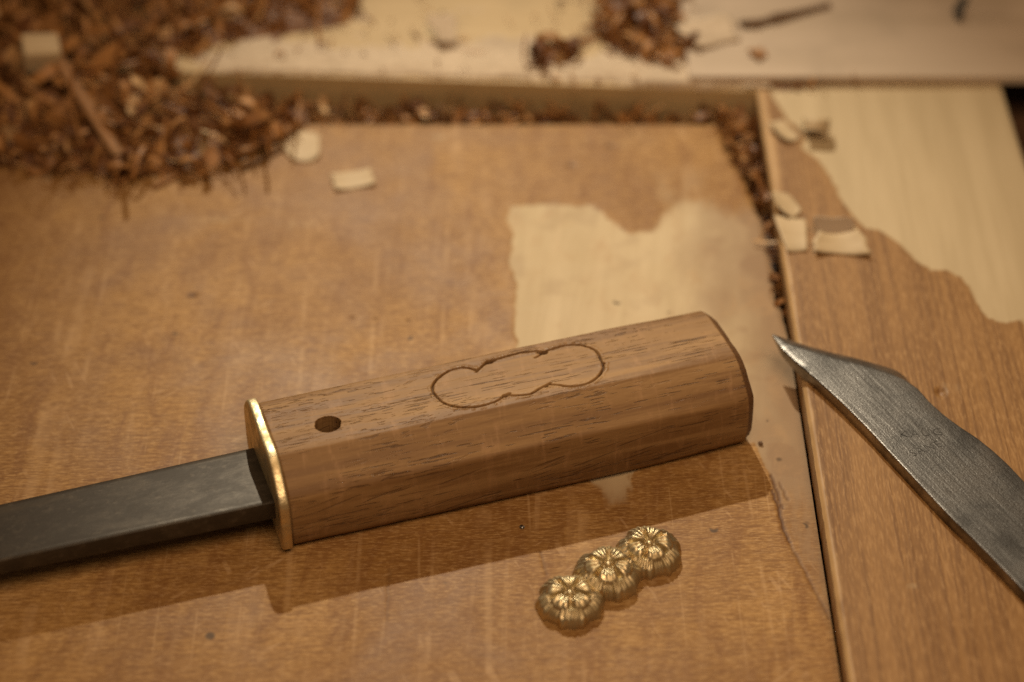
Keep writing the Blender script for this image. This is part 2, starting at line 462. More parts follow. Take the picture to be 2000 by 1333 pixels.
def f_crack1(X, Y):
    c = np.zeros_like(X)
    for P, w in zip(CRACKS, CRACKW):
        Q = [(x + 0.25 * math.sin(i * 3.1), y) for i, (x, y) in enumerate(P)]
        d = seg_dist(X + 0.35 * fbm(X * 0.8, Y * 0.8, 8), Y, Q)
        c = np.maximum(c, w * sstep(0.60, 0.10, d))
    # two knocked-in dents
    for cx, cy, r in ((-78, 17.5, 1.1), (-25, 8, 0.5), (-38.5, 9.0, 0.5), (-73, 24, .35), (26, 81, 1.0), (15.5, 72, .9), (-33, 8.5, .5)):
        c = np.maximum(c, 0.85 * sstep(1.3, 0.5, np.hypot((X - cx) / r / 1.3, (Y - cy) / r) + .3 * fbm(X, Y, 6)))
    return c
def z_left(X, Y):
    w = f_worn1(X, Y)
    d_edge = right_edge(Y.reshape(-1)).reshape(Y.shape) - X
    z = -0.16 * w + 0.05 * fbm(X * 0.06, Y * 0.06, 3) - 0.25 * f_crack1(X, Y)
    z = z + 0.02 * np.sin(X * 0.55 + 2 * fbm(X * .03, Y * .03, 9)) - 0.5 * sstep(1.2, 0, d_edge) * sstep(0, 8, Y) - 0.5 * sstep(0.9, 0, 91.6 - Y)
    return z - 0.05
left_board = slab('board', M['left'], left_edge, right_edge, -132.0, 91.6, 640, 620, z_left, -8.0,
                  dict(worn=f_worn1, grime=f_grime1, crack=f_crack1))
tag(left_board, 'wide worn brown wooden board under the sword handle, with a pale scraped patch', 'board')

# ------------------------------------------------------------------ right board, one step higher
PATCH2 = [(68.0, 104.5), (70.5, 94.5), (73.4, 83.5), (77.5, 77.1), (75.5, 70.5), (79.5, 64.7), (82.0, 56.8), (83.0, 49.1), (85.4, 41.5), (87.9, 36.2), (91.6, 35.1), (93.2, 33.0), (95.8, 28.8), (98.7, 22.7), (102.0, 19.2), (105.7, 19.6), (108.8, 15.6), (110.2, 12.7), (110.5, 6.8), (112.6, 1.0), (116.4, -1.3), (120.4, 0.6), (121.2, -4.7), (125.5, -13.9), (142.0, -13.9), (170.5, 160.5), (68.0, 160.5)]
ZR = 6.5
def f_worn2(X, Y):
    s = sdf(X, Y, PATCH2) + 0.5 * fbm(X * 0.3, Y * 0.3, 51) + 0.4 * fbm(X * 1.2, Y * 0.3, 53)
    w = sstep(-0.8, 0.8, s)
    for cx, cy, rx, ry, a in ((118.5, -18, .8, 3, .5), (99, -24, 4, 2.5, .25), (82, -86, 1.4, 1.2, .3)):
        q = ((X - cx) / rx) ** 2 + ((Y - cy) / ry) ** 2
        w = np.maximum(w, a * sstep(1.5, 0.2, q + 0.6 * fbm(X * 0.5, Y * 0.5, 33)))
    return w
def f_edge2(X, Y):
    d = X - 66.35 + 0.8 * fbm(X * 0.2, Y * 0.12, 61)
    return np.maximum(sstep(1.7, 0.3, d), 0.8 * sstep(3, 1.5, d) * sstep(45, 60, Y))
def z_right(X, Y):
    z = ZR - 0.10 * f_worn2(X, Y) + 0.04 * fbm(X * 0.06, Y * 0.05, 71) - 0.9 * sstep(1.0, 0, X - 66.35) ** 2 - 0.9 * sstep(1.0, 0, 133.0 - X) ** 2
    q = np.hypot((X - 97.4) / 1.4, (Y + 25.6) / 1.7)
    z = z - 0.9 * sstep(1.1, 0.4, q) + 0.25 * np.exp(-((X - 98.0) / 0.35) ** 2 - ((Y + 25.8) / 1.2) ** 2)
    return z - 0.05
def rx0(y): return 66.35 + 0.10 * fbm(y * 0.4, y * 0 + 1.7, 81)
def rx1(y): return np.full_like(y, 133.0)
right_board = slab('board', M['right'], rx0, rx1, -165.0, 150.0, 170, 700, z_right, -8.0, dict(worn=f_worn2, edge=f_edge2))
tag(right_board, 'narrow straight-grained board under the steel knife, with a scalloped pale patch', 'board')

# ------------------------------------------------------------------ back plank and grey board
plank = link('plank', box_mesh('plank', -10, 172, 0, 70, -14.4, 0, 0.5), M['plank'], smooth=False)
plank.location = Vector((-105, 107.9, 6.4)) * MM
plank.rotation_euler = (0, 0, -0.0596)
tag(plank, 'tan plank lying crosswise at the back, dusted with pale sawdust', 'plank')
gb = link('board', box_mesh('grey_board', 48.0, 175.0, 100.6, 190.0, 6.52, 9.1, 0.3), M['grey'], smooth=False)
tag(gb, 'pale grey-beige board lying across the back at upper right', 'board')

# sawdust heaps on the plank (one loose mass)
def sawdust():
    xs = np.linspace(-108, 70, 300); ys = np.linspace(98.5, 160, 110)
    X, Y = np.meshgrid(xs, ys)
    front = 107.9 - 0.0597 * (X + 105)
    d = Y - front
    h = 0.9 * fbm(X * 0.07, Y * 0.10, 91) + 0.35 + 0.9 * np.exp(-((d - 6) / 6.0) ** 2) - 0.035 * np.maximum(d - 10, 0)
    h = h + 0.5 * sstep(20, 50, X) - 1.5 * sstep(0.6, -0.3, d - 0.8 - 1.2 * fbm(X * 0.15, X * 0, 93)) - 1.2 * sstep(-70, -92, X)
    h = np.minimum(h, 1.6) + 0.12 * fbm(X * 0.8, Y * 0.8, 95)
    h = np.where(d < 0.4, -1, h)
    Z = 6.4 + np.maximum(h, -0.25)
    me = mesh_np('sawdust', np.stack([X, Y, Z], -1).reshape(-1, 3), grid_faces(110, 300))
    bm = bmesh.new(); bm.from_mesh(me)
    kill = [f for f in bm.faces if all(v.co.z < 6.36 * MM for v in f.verts)]
    bmesh.ops.delete(bm, geom=kill, context='FACES'); bm.to_mesh(me); bm.free()
    tag(link('sawdust', me, M['dust']), 'pale sawdust scattered over the back plank', 'sawdust', kind='stuff')
sawdust()

# ------------------------------------------------------------------ the short sword: handle, brass collar, blade
ANG = math.radians(18)
sword = empty('short_sword', (-46.75, -69.92, 0.0), ANG)
tag(sword, 'unfinished short sword with carved octagonal wooden handle, brass collar and dark blade', 'sword')
# section in local (y to the far side, z up), mm; listed from the near bottom, up the near side, over the top
SEC = [(1.0, 0.0), (0.0, 1.5), (-0.4, 7.5), (-0.2, 14.8), (8.8, 20.5), (28.2, 18.9), (33.2, 13.6), (33.8, 7.5), (33.2, 1.5), (32.2, 0.0)]
def section(step_top, step, rnd, pts=SEC, rnd2=None):
    """resampled outline (and, on the same parameter, a rounder twin)"""
    P = np.array(pts + [pts[0]])
    dense = []
    for i in range(len(P) - 1):
        L = np.hypot(*(P[i + 1] - P[i])); n = max(2, int(L / 0.05))
        for q in range(n): dense.append(P[i] + (P[i + 1] - P[i]) * q / n)
    D0 = np.array(dense)
    def sm(rr):
        k = max(1, int(rr / 0.05)); ker = np.hanning(2 * k + 1); ker /= ker.sum()
        return np.stack([np.convolve(np.concatenate([D0[-k:, c], D0[:, c], D0[:k, c]]), ker, 'valid') for c in (0, 1)], 1)
    A = sm(rnd); B = sm(rnd2 or rnd)
    seg = np.hypot(*(np.roll(A, -1, 0) - A).T); s = np.concatenate([[0], np.cumsum(seg)])
    AA = np.concatenate([A, A[:1]]); BB = np.concatenate([B, B[:1]])
    o1, o2 = [], []; cur = 0.0
    while cur < s[-1] - 0.03:
        a = [np.interp(cur, s, AA[:, c]) for c in (0, 1)]
        o1.append(a); o2.append([np.interp(cur, s, BB[:, c]) for c in (0, 1)])
        cur += step_top if (a[1] > 16.5 and 3 < a[0] < 31) else step
    o1, o2 = np.array(o1), np.array(o2)
    return (o1, o2) if rnd2 else o1

C1 = [(47.9, 23.1), (46.0, 24.8), (44.4, 25.1), (42.2, 24.9), (39.1, 23.0), (37.2, 20.6), (36.9, 17.6), (37.7, 14.6), (39.3, 12.4), (41.4, 11.2), (44.2, 10.5), (46.7, 10.5), (48.9, 11.0), (51.0, 12.3), (52.3, 12.6)]
C2 = [(51.4, 12.2), (53.3, 11.5), (54.8, 11.0), (56.5, 10.9), (58.4, 11.8), (60.0, 12.5), (61.6, 13.1)]
C3 = [(61.1, 12.7), (63.1, 11.8), (65.2, 10.6), (67.7, 10.2), (69.9, 10.6), (72.1, 11.9), (73.8, 13.7), (74.5, 15.2), (74.8, 17.6), (74.9, 20.8), (73.9, 22.9), (72.2, 24.4), (69.9, 25.3), (67.3, 25.2), (65.0, 24.8), (63.7, 24.2), (62.1, 23.4), (61.5, 23.2)]
C4 = [(62.8, 25.5), (61.0, 25.8), (58.9, 26.0), (56.2, 25.9), (54.0, 25.6), (51.7, 25.3), (49.7, 24.2), (47.7, 22.5)]
def spline(P, n=6):
    P = [P[0]] + P + [P[-1]]; out = []
    for i in range(1, len(P) - 2):
        p0, p1, p2, p3 = (np.array(P[i + q]) for q in (-1, 0, 1, 2))
        for t in np.linspace(0, 1, n, endpoint=False):
            out.append(0.5 * (2 * p1 + (p2 - p0) * t + (2 * p0 - 5 * p1 + 4 * p2 - p3) * t * t + (3 * p1 - p0 - 3 * p2 + p3) * t ** 3))
    out.append(np.array(P[-2])); return out

def build_handle():
    L = 105.0
    S, S2 = section(0.15, 0.55, 0.7, SEC, 7.5)
    xs = np.concatenate([np.arange(0.15, 103.6, 0.16), [103.75, 103.9, 104.1, 104.3, 104.5, 104.7, 104.85, 105.0]])
    m = len(S); n = len(xs)
    tang = np.roll(S, -1, 0) - np.roll(S, 1, 0); tang /= np.hypot(*tang.T)[:, None]
    nor = np.stack([-tang[:, 1], tang[:, 0]], 1)     # outward for this winding?
    cen = S.mean(0)
    if ((S - cen) * nor).sum() < 0: nor = -nor
    X = np.repeat(xs[:, None], m, 1)
    bl = (0.17 + 0.48 * sstep(55, 0, xs) + 0.74 * sstep(78, 105, xs))[:, None]
    Yb = S[None, :, 0] * (1 - bl) + S2[None, :, 0] * bl; Zb = S[None, :, 1] * (1 - bl) + S2[None, :, 1] * bl
    Zt = np.repeat(S[None, :, 1], n, 0)
    per = np.concatenate([[0], np.cumsum(np.hypot(*np.diff(S, axis=0).T))])
    T = np.repeat(per[None], n, 0)
    # hand-planed facets: slow wobble, sharper at the butt
    off = 0.16 * fbm(X * 0.03, T * 0.05, 101) + 0.05 * fbm(X * 0.12, T * 0.35, 103) + 0.02 * fbm(X * 0.5, T * 1.6, 105)
    # groove of the carved cloud outline
    top = (Zt > 16.5)
    wob = 0.14 * fbm(X * 0.7, Yb * 0.7, 111)
    d = np.full(X.shape, 9.0)
    for c in (C1, C2, C3, C4):
        d = np.where(top, np.minimum(d, seg_dist(X + wob, Yb + wob, spline(c))), d)
    for (cx, cy, r) in ((63.8, 24.3, 0.75), (63.1, 24.8, 0.5), (51.4, 25.0, 0.7), (52.4, 25.3, .5), (51.0, 12.1, 0.55), (60.3, 12.4, .4), (74.8, 16, .2)):
        d = np.where(top, np.minimum(d, np.maximum(np.hypot(X - cx, (Yb - cy) * 1.4) - r, 0)), d)
    wid = 0.27 + 0.12 * fbm(X * 0.25, Yb * 0.25, 115)
    cut = np.clip(1 - d / wid, 0, 1)
    poly = C1 + C2 + C3 + C4
    ins = inside(X, Yb, [(47.9, 23.1)] + C1[1:] + C2[1:] + C3[1:] + C4)
    lip = np.exp(-((d - 0.75) / 0.35) ** 2) * np.where(ins, 0.35, 1.0) * top
    lipn = lip * np.clip(0.4 + 1.4 * fbm(X * 1.6, Yb * 1.6, 117), 0, 1.2)
    off = off - 0.95 * cut ** 0.7 + 0.09 * lipn
    # bevel of cut walls and ragged chips inside
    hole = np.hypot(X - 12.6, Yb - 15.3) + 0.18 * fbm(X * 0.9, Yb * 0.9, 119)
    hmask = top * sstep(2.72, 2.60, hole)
    # open grain pores as shallow scores
    pore = sstep(0.55, 0.72, fbm(X * 0.16, T * 2.6, 121, 2)) * sstep(0.0, 0.3, fbm(X * 0.05, T * 0.2, 123))
    off = off - 0.02 * pore
    k = np.ones(n)
    inset = np.where(xs > 103.0, (xs - 103.0) / 2.0, 0.0)[:, None] ** 1.15
    inset = inset * (1.7 + 0.45 * fbm(T * 0.25, X * 0, 125)) + 0.35 * sstep(0.6, 0.15, xs)[:, None]
    X = X * (106.1 / 105.0)
    Y = Yb + nor[None, :, 0] * (off - inset); Z = Zb + nor[None, :, 1] * (off - inset)
    Z = np.where(Zt > 16.5, Z - 16.0 * hmask, Z)
    Z = np.maximum(Z, 0.02)
    V = np.stack([X, Y, Z], -1).reshape(-1, 3)
    Fc = grid_faces(n, m, wrap=True)
    Fc.append(list(range(m))[::-1]); Fc.append([(n - 1) * m + i for i in range(m)])
    me = mesh_np('handle', V, Fc)
    fattr(me, 'cut', np.clip(cut.reshape(-1) + 0.8 * hmask.reshape(-1), 0, 1))  # carved groove, plus painted-in shade for the peg hole
    fattr(me, 'endcut', np.repeat(sstep(103.0, 103.35, xs)[:, None], m, 1).reshape(-1))
    fattr(me, 'lip', np.clip(lipn.reshape(-1), 0, 1))
    bm = bmesh.new(); bm.from_mesh(me)
    bmesh.ops.recalc_face_normals(bm, faces=bm.faces[:]); bm.to_mesh(me); bm.free()
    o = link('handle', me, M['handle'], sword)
    for p in me.polygons:                       # crisp walls of the bored hole
        if abs(p.center[0] - 12.6 * MM) < 3.6 * MM:
            zz = [me.vertices[i].co.z for i in p.vertices]
            if max(zz) - min(zz) > 1.2 * MM: p.use_smooth = False
    o['label'] = 'brown octagonal wooden handle with peg hole and carved cloud outline'
build_handle()

def build_collar():
    S = section(0.4, 0.4, 4.6, [(0.6, -0.1), (-0.7, 0.8), (-1.0, 7.5), (-0.8, 14.7), (7.6, 21.6), (28.6, 20.3), (34.2, 14.0), (34.6, 7.5), (34.2, 0.8), (32.6, -0.1)])
    cen = S.mean(0)
    prof = [(0.1, 0.5), (0.02, 0.2), (-0.10, 0.06), (-0.3, 0.0), (-0.9, 0.02), (-1.35, 0.04), (-1.6, 0.14), (-1.75, 0.38), (-1.8, 0.9), (-1.82, 2.4), (-1.84, 5.0)]
    V = []; m = len(S)
    for x, ins in prof:
        dv = S - cen; r = np.hypot(*dv.T)[:, None]
        q = cen + dv * (1 - ins / r)
        th = np.arange(m)
        w = 0.16 * fbm(th * 0.10, th * 0 + 2.0, 131) + 0.07 * fbm(th * 0.45, th * 0 + 5.0 + x, 133)
        q = cen + (q - cen) * (1 + w[:, None] / r)
        for y, z in q: V.append((x * 1.18 + 0.03 * math.sin(y * 0.3), y, max(z, 0.0)))
    Fc = grid_faces(len(prof), m, wrap=True)
    Fc.append(list(range(m))); Fc.append([(len(prof) - 1) * m + i for i in range(m)][::-1])
    me = mesh_np('collar', V, Fc)
    bm = bmesh.new(); bm.from_mesh(me); bmesh.ops.recalc_face_normals(bm, faces=bm.faces[:]); bm.to_mesh(me); bm.free()
    o = link('collar', me, M['brass'], sword)
    o['label'] = 'thin polished brass collar plate'
build_collar()

def build_blade():
    zt = 11.2
    xs = np.concatenate([np.linspace(-1.95, -120, 90), np.linspace(-121, -150, 20)])
    V = []; m = None
    for x in xs:
        f = -x / 150.0
        near = 4.4 + 0.012 * (-x)
        far = 25.4 - 0.014 * (-x)
        if x < -120:
            q = (-x - 120) / 30.0
            near = near + (far - near) * 0.94 * q ** 1.7
        th = 5.0 * (1 - 0.45 * f)
        z0, z1 = zt - th, zt
        r = 0.6
        prof = [(near + 0.05, z0 + 0.3), (near, z0 + 0.8), (near, z1 - r - 0.2), (near + r * 0.3, z1 - r * 0.35), (near + r, z1 - 0.02)]
        w = far - near
        for t in np.linspace(0.08, 0.92, 9): prof.append((near + w * t, z1 - 2.5 * t + 0.10 * (1 - (2 * t - 1) ** 2)))
        prof += [(far - 0.5, z1 - 2.45), (far, z1 - 2.75), (far - 0.1, z1 - 3.0), (far - 1.2, min(z0 + 0.15, z1 - 3.3)), ((near + far) / 2, z0), (near + 0.6, z0 + 0.03)]
        m = len(prof)
        for y, z in prof: V.append((x, y, z))
    Fc = grid_faces(len(xs), m, wrap=True)
    Fc.append(list(range(m))); Fc.append([(len(xs) - 1) * m + i for i in range(m)][::-1])
    me = mesh_np('blade', V, Fc)
    bm = bmesh.new(); bm.from_mesh(me); bmesh.ops.recalc_face_normals(bm, faces=bm.faces[:]); bm.to_mesh(me); bm.free()
    o = link('blade', me, M['blade'], sword)
    o['label'] = 'thick dark grey oxidised blade'
    # sharp shading along the spine
    o.data.set_sharp_from_angle(angle=math.radians(38))
build_blade()

# ------------------------------------------------------------------ steel knife on the right board
KZ = ZR + 0.02
def build_knife():
    root = empty('marking_knife', (90, -45, ZR))
    tag(root, 'forged grey steel marking knife with slanted point lying on the right board', 'knife')
    T0 = np.array([60.6, -7.4]); dk = np.array([0.478, -0.878]); pk = np.array([0.878, 0.478])   # along, across
    def st(P):
        q = np.array(P) - T0
        return q @ dk, q @ pk
    LEFT = [(60.6, -7.4), (62.1, -14.0), (64.6, -18.4), (69.2, -25.2), (74.3, -33.8), (78.1, -40.8), (81.8, -48.2), (85.4, -55.4), (88.9, -62.4), (92.3, -69.0), (95.9, -75.2), (99.3, -81.4), (101.9, -86.3), (103.9, -90.2), (126.0, -131.0)]
    RIGHT = [(60.6, -7.4), (63.5, -12.6), (66.7, -14.2), (72.1, -17.1), (79.9, -20.4), (85.6, -23.2), (88.6, -25.0), (91.4, -28.4), (93.3, -32.8), (95.9, -37.2), (98.7, -40.9), (101.9, -44.6), (104.8, -48.8), (107.3, -53.2), (109.7, -58.3), (131.0, -98.0)]
    EDGE = [(60.6, -7.4), (66.4, -10.1), (72.7, -13.1), (78.6, -15.3), (84.1, -17.8), (87.9, -19.8), (89.6, -22.0), (91.8, -28.2)]
    sl, tl = st(LEFT); sr, tr = st(RIGHT); se, te = st(EDGE)
    zt = KZ + 3.2
    stations = np.concatenate([[0.05, 1, 2, 3, 4.2, 5.4, 6.6], np.arange(7.8, 134, 1.2)])
    n = len(stations); V = []
    for x in stations:
        a, b = np.interp(x, sl, tl), np.interp(x, sr, tr)
        e = np.interp(x, se, te) if x < se[-1] else b
        e = max(e, b + 0.28 * min(1, x / 6))
        f = min(1.0, x / 6.6)
        tz = 8.3 + (zt - 8.3) * f
        bz = 7.9 + (KZ - 7.9) * min(1.0, x / 14.0)
        w = b - a; r = min(0.32 * f, w * 0.15)
        bev = sstep(se[-1] + 1.5, se[-1] - 5, x)
        ez = tz - 0.35 * f - (1.5 * bev) * f
        row = [(a + 0.1 * f, bz), (a, bz + (tz - bz) * 0.5), (a, tz - r), (a + r * 0.3, tz - r * 0.3), (a + r, tz - r * 0.03)]
        for t in (0.2, 0.35, 0.5, 0.65, 0.8): row.append((a + r + (w - r) * t, tz + 0.03 * math.sin(t * math.pi) * f))
        row += [(b - min(0.35, w * 0.1), tz + 0.01), (b + (e - b) * 0.04, tz - 0.05 * f), (b + (e - b) * 0.5, tz + (ez - tz) * 0.42), (e, ez), (e - 0.2 * f, ez + (bz - ez) * 0.5), (b - 0.3 * f, bz)]
        for t, z in row:
            p = T0 + dk * x + pk * t
            V.append((p[0], p[1], z))
    m = len(V) // n
    V = np.array(V) - np.array([90, -45, ZR])
    me = mesh_np('knife_body', V, grid_faces(n, m, wrap=True) + [list(range(m)), [(n - 1) * m + i for i in range(m)][::-1]])
    bm = bmesh.new(); bm.from_mesh(me); bmesh.ops.remove_doubles(bm, verts=bm.verts[:], dist=1e-6)
    bmesh.ops.recalc_face_normals(bm, faces=bm.faces[:]); bm.to_mesh(me); bm.free()
    o = link('blade', me, M['knife'], root); o.data.set_sharp_from_angle(angle=math.radians(20))
    # faint stamped letters
    def word(txt, x, y, rot, size):
        cu = bpy.data.curves.new('stamp', 'FONT'); cu.body = txt; cu.size = size * MM; cu.extrude = 0.02 * MM; cu.offset = -0.02 * size * MM
        cu.align_x = 'CENTER'; cu.align_y = 'CENTER'; cu.space_character = 1.15; cu.resolution_u = 3
        ob = bpy.data.objects.new('stamp_text', cu); COL.objects.link(ob)
        dg = bpy.context.evaluated_depsgraph_get(); mm_ = bpy.data.meshes.new_from_object(ob.evaluated_get(dg))
        bpy.data.objects.remove(ob, do_unlink=True)
        s = link('stamped_letters', mm_, M['stamp'], root, smooth=False)
        s.location = Vector((x - 90, y + 45, zt + 0.05 - ZR)) * MM; s.rotation_euler = (0, 0, rot)
    word('KAUG', 89.9, -43.2, 0.10, 3.3)
    word('SANE', 90.2, -48.2, 0.45, 3.0)
build_knife()

# ------------------------------------------------------------------ gilt ornament of three fused blossoms
def build_ornament():
    root = empty('brass_ornament', (20.4, -77.9, 0))
    tag(root, 'small gilt brass ornament of three joined blossoms in front of the handle', 'ornament')
    def blossom(cx, cy, R, H, rot, seed, tilt):
        nr, nt = 64, 260
        r = np.linspace(0.0, 1.0, nr)[:, None]; th = np.linspace(0, 2 * np.pi, nt, endpoint=False)[None]
        rr = r + 0 * th; tt = th + rot + 0 * r
        tt = tt + 0.10 * fbm(np.cos(th) * 1.5 + 9 + rr * 1.3, np.sin(th) * 1.5 + 9, seed)
        p = 5
        ph = (tt * p / (2 * np.pi)) % 1.0 - 0.5            # -0.5..0.5 within an upper petal
        ph2 = (tt * p / (2 * np.pi) + 0.5) % 1.0 - 0.5     # lower petal between them
        # lower layer dome
        base = H * (1 - rr ** 2.6) ** 0.7
        # outline lobes: lower petals with a notch, and the tips of the upper ones
        lob = 1.0 - 0.15 * (np.abs(ph2) * 2) ** 3 + 0.03 * np.cos(ph2 * 2 * np.pi * 4) - 0.05 * np.exp(-(ph2 / 0.05) ** 2)
        # upper petals: heart-shaped pads ending at about 0.68 R
        half = 0.40 * np.clip(np.sin(np.clip(rr / 0.72, 0, 1) * np.pi * 0.62 + 0.25), 0, 1)
        endr = 0.70 + 0.05 * np.cos(ph * 2 * np.pi * 2) - 0.05 * np.exp(-(ph / 0.07) ** 2) - 0.6 * np.clip(np.abs(ph) - 0.28, 0, 1) ** 1.2
        up = sstep(0.0, 0.055, half - np.abs(ph)) * sstep(0.03, -0.03, rr - endr)
        ridge_u = 0.5 + 0.5 * np.cos(ph * 2 * np.pi * 4.0)
        ridge_l = 0.5 + 0.5 * np.cos(ph2 * 2 * np.pi * 6.5)
        fade = sstep(0.10, 0.32, rr)
        h = base + 0.95 * up * (0.35 + 0.65 * fade) + 0.30 * up * ridge_u * fade * sstep(0.8, 0.4, rr) + 0.22 * up * np.exp(-((rr - 0.52) / 0.10) ** 2)
        h = h + (1 - up) * (0.42 * ridge_l + 0.55 * np.cos(np.clip(np.abs(ph2) * 2.1, 0, 1) * np.pi / 2) ** 0.6) * sstep(0.40, 0.66, rr) * sstep(1.0, 0.90, rr)
        h = h - (1 - up) * 0.8 * np.exp(-(ph2 / 0.07) ** 2) * sstep(0.15, 0.3, rr) * sstep(0.7, 0.5, rr)
        h = h - 0.7 * np.exp(-((rr - 0.14) / 0.05) ** 2)
        h = h + 0.10 * fbm(rr * np.cos(th) * 7 + 20, rr * np.sin(th) * 7 + 20, seed + 5)
        h = np.maximum(h, 0.0)
        h[-1] = 0.0
        rad = R * rr * (1 + (lob - 1) * sstep(0.45, 1.0, rr))
        X = rad * np.cos(th); Y = rad * np.sin(th)
        # under-rolled rim
        skirt = 0.55
        Z = h + skirt * (rr < 0.999)
        V = np.stack([X, Y, Z], -1).reshape(-1, 3)
        me = mesh_np('blossom', V, grid_faces(nr, nt, wrap=True))
        bm = bmesh.new(); bm.from_mesh(me); bmesh.ops.remove_doubles(bm, verts=bm.verts[:], dist=1e-7)
        bmesh.ops.recalc_face_normals(bm, faces=bm.faces[:])
        bm.normal_update()
        if sum(f.normal.z for f in bm.faces) < 0: bmesh.ops.reverse_faces(bm, faces=bm.faces[:])
        bm.to_mesh(me); bm.free()
        o = link('blossom', me, M['gold'], root)
        o.location = Vector((cx - 20.4, cy + 77.9, 0)) * MM; 
        bm = bmesh.new(); bmesh.ops.create_uvsphere(bm, u_segments=20, v_segments=12, radius=0.085 * R * MM)
        me2 = bpy.data.meshes.new('boss'); bm.to_mesh(me2); bm.free()
        b = link('boss', me2, M['gold'], o); b.location = Vector((0, 0, H + skirt + 0.12)) * MM; b.scale = (1, 1, 0.75)
    blossom(12.0, -85.2, 7.25, 2.9, 0.25, 201, 0)
    blossom(20.2, -77.5, 7.5, 3.4, 1.0, 221, 0)
    blossom(29.1, -71.0, 7.25, 3.0, 0.62, 241, 0)
build_ornament()

# ------------------------------------------------------------------ shavings
def ribbon_np(r0, r1, turns, w, pitch, n=16, t=0.16, wav=0.0, rng=None):
    """a curled strip; returns verts (n*4,3) and faces, centred near its own base"""
    a = np.linspace(0, turns * 2 * np.pi, n)
    r = np.linspace(r0, r1, n)
    cx = r * np.sin(a); cz = r0 - r * np.cos(a)
    px = np.linspace(-pitch / 2, pitch / 2, n)
    ctr = np.stack([cx, px, cz], -1)
    nrm = np.stack([-np.sin(a), 0 * a, np.cos(a)], -1)
    wv = w * (0.65 + 0.35 * np.sin(np.linspace(0.3, 2.8, n)))
    side = np.array([0, 1.0, 0])[None] * wv[:, None] / 2
    V = np.stack([ctr - side, ctr + side, ctr + side + nrm * t, ctr - side + nrm * t], 1).reshape(-1, 3)
    Fc = grid_faces(n, 4, wrap=True)
    Fc.append([0, 1, 2, 3]); Fc.append([(n - 1) * 4 + i for i in (3, 2, 1, 0)])
    return V, Fc
def rand_ribbon(rng):
    kind = rng.random()
    if kind < 0.36:      # loose curl
        return ribbon_np(rng.uniform(1.4, 3.4), rng.uniform(2.0, 5.0), rng.uniform(0.4, 1.3), rng.uniform(0.8, 3.2), rng.uniform(0, 6), 18, 0.12)
    if kind < 0.70:      # flake, bent
        return ribbon_np(rng.uniform(5, 12), rng.uniform(5, 12), rng.uniform(0.06, 0.22), rng.uniform(1.4, 4.5), rng.uniform(-2, 2), 9, 0.12)
    return ribbon_np(rng.uniform(10, 34), rng.uniform(10, 34), rng.uniform(0.06, 0.15), rng.uniform(0.35, 1.3), rng.uniform(0, 4), 9, 0.25)   # strand
def rot_m(rng, flat=False):
    if flat: e = Euler((rng.normal(0, 0.35), rng.normal(0, 0.35), rng.uniform(0, 6.28)))
    else: e = Euler((rng.normal(0, 0.9), rng.normal(0, 0.5), rng.uniform(0, 6.28)))
    return np.array(e.to_matrix())

def heap(name, label, spots, seed, bed=True):
    """one inseparable mass of shavings. spots: list of (polygon, n, z0, hfun, mean tint, size)"""
    rng = np.random.default_rng(seed)
    VV, FF, TT = [], [], []; off = 0
    for poly, n, z0, hf, tint, size in spots:
        P = np.array(poly); lo, hi = P.min(0), P.max(0)
        made = 0
        while made < n:
            q = rng.uniform(lo, hi)
            if not inside(np.array([q[0]]), np.array([q[1]]), poly)[0]: continue
            made += 1
            V, Fc = rand_ribbon(rng)
            V = (V * size) @ rot_m(rng).T
            hgt = hf(q[0], q[1])
            z = z0 + hgt * rng.uniform(0.35, 1.0)
            V = V - V.mean(0) + np.array([q[0], q[1], z])
            low = V[:, 2].min()
            if low < z0 + 0.02: V[:, 2] += z0 + 0.02 - low
            VV.append(V); FF += [[i + off for i in f] for f in Fc]; off += len(V)
            tv = np.clip(rng.normal(tint, 0.26), 0, 1)
            if rng.random() < 0.10: tv = rng.uniform(0.7, 1.0)
            TT.append(np.full(len(V), tv))
        if not bed: continue
        # dark bed that fills the heap from below
        gx = np.arange(lo[0] - 2, hi[0] + 2, 1.2); gy = np.arange(lo[1] - 2, hi[1] + 2, 1.2)
        GX, GY = np.meshgrid(gx, gy)
        s = sdf(GX, GY, poly)
        hh = np.vectorize(hf)(GX, GY)
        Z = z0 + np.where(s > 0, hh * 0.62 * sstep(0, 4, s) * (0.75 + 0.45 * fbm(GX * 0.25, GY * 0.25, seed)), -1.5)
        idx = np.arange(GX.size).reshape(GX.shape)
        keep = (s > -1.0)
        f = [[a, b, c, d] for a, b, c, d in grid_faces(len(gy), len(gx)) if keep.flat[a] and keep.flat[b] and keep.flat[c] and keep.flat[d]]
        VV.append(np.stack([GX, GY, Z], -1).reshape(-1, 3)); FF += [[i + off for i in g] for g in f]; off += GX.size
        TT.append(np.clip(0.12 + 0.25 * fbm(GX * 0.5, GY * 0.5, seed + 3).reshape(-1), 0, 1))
    me = mesh_np(name, np.concatenate(VV), FF)
    fattr(me, 'tint', np.concatenate(TT))
    tag(link(name, me, M['shav'], smooth=False), label, 'shavings', kind='stuff')

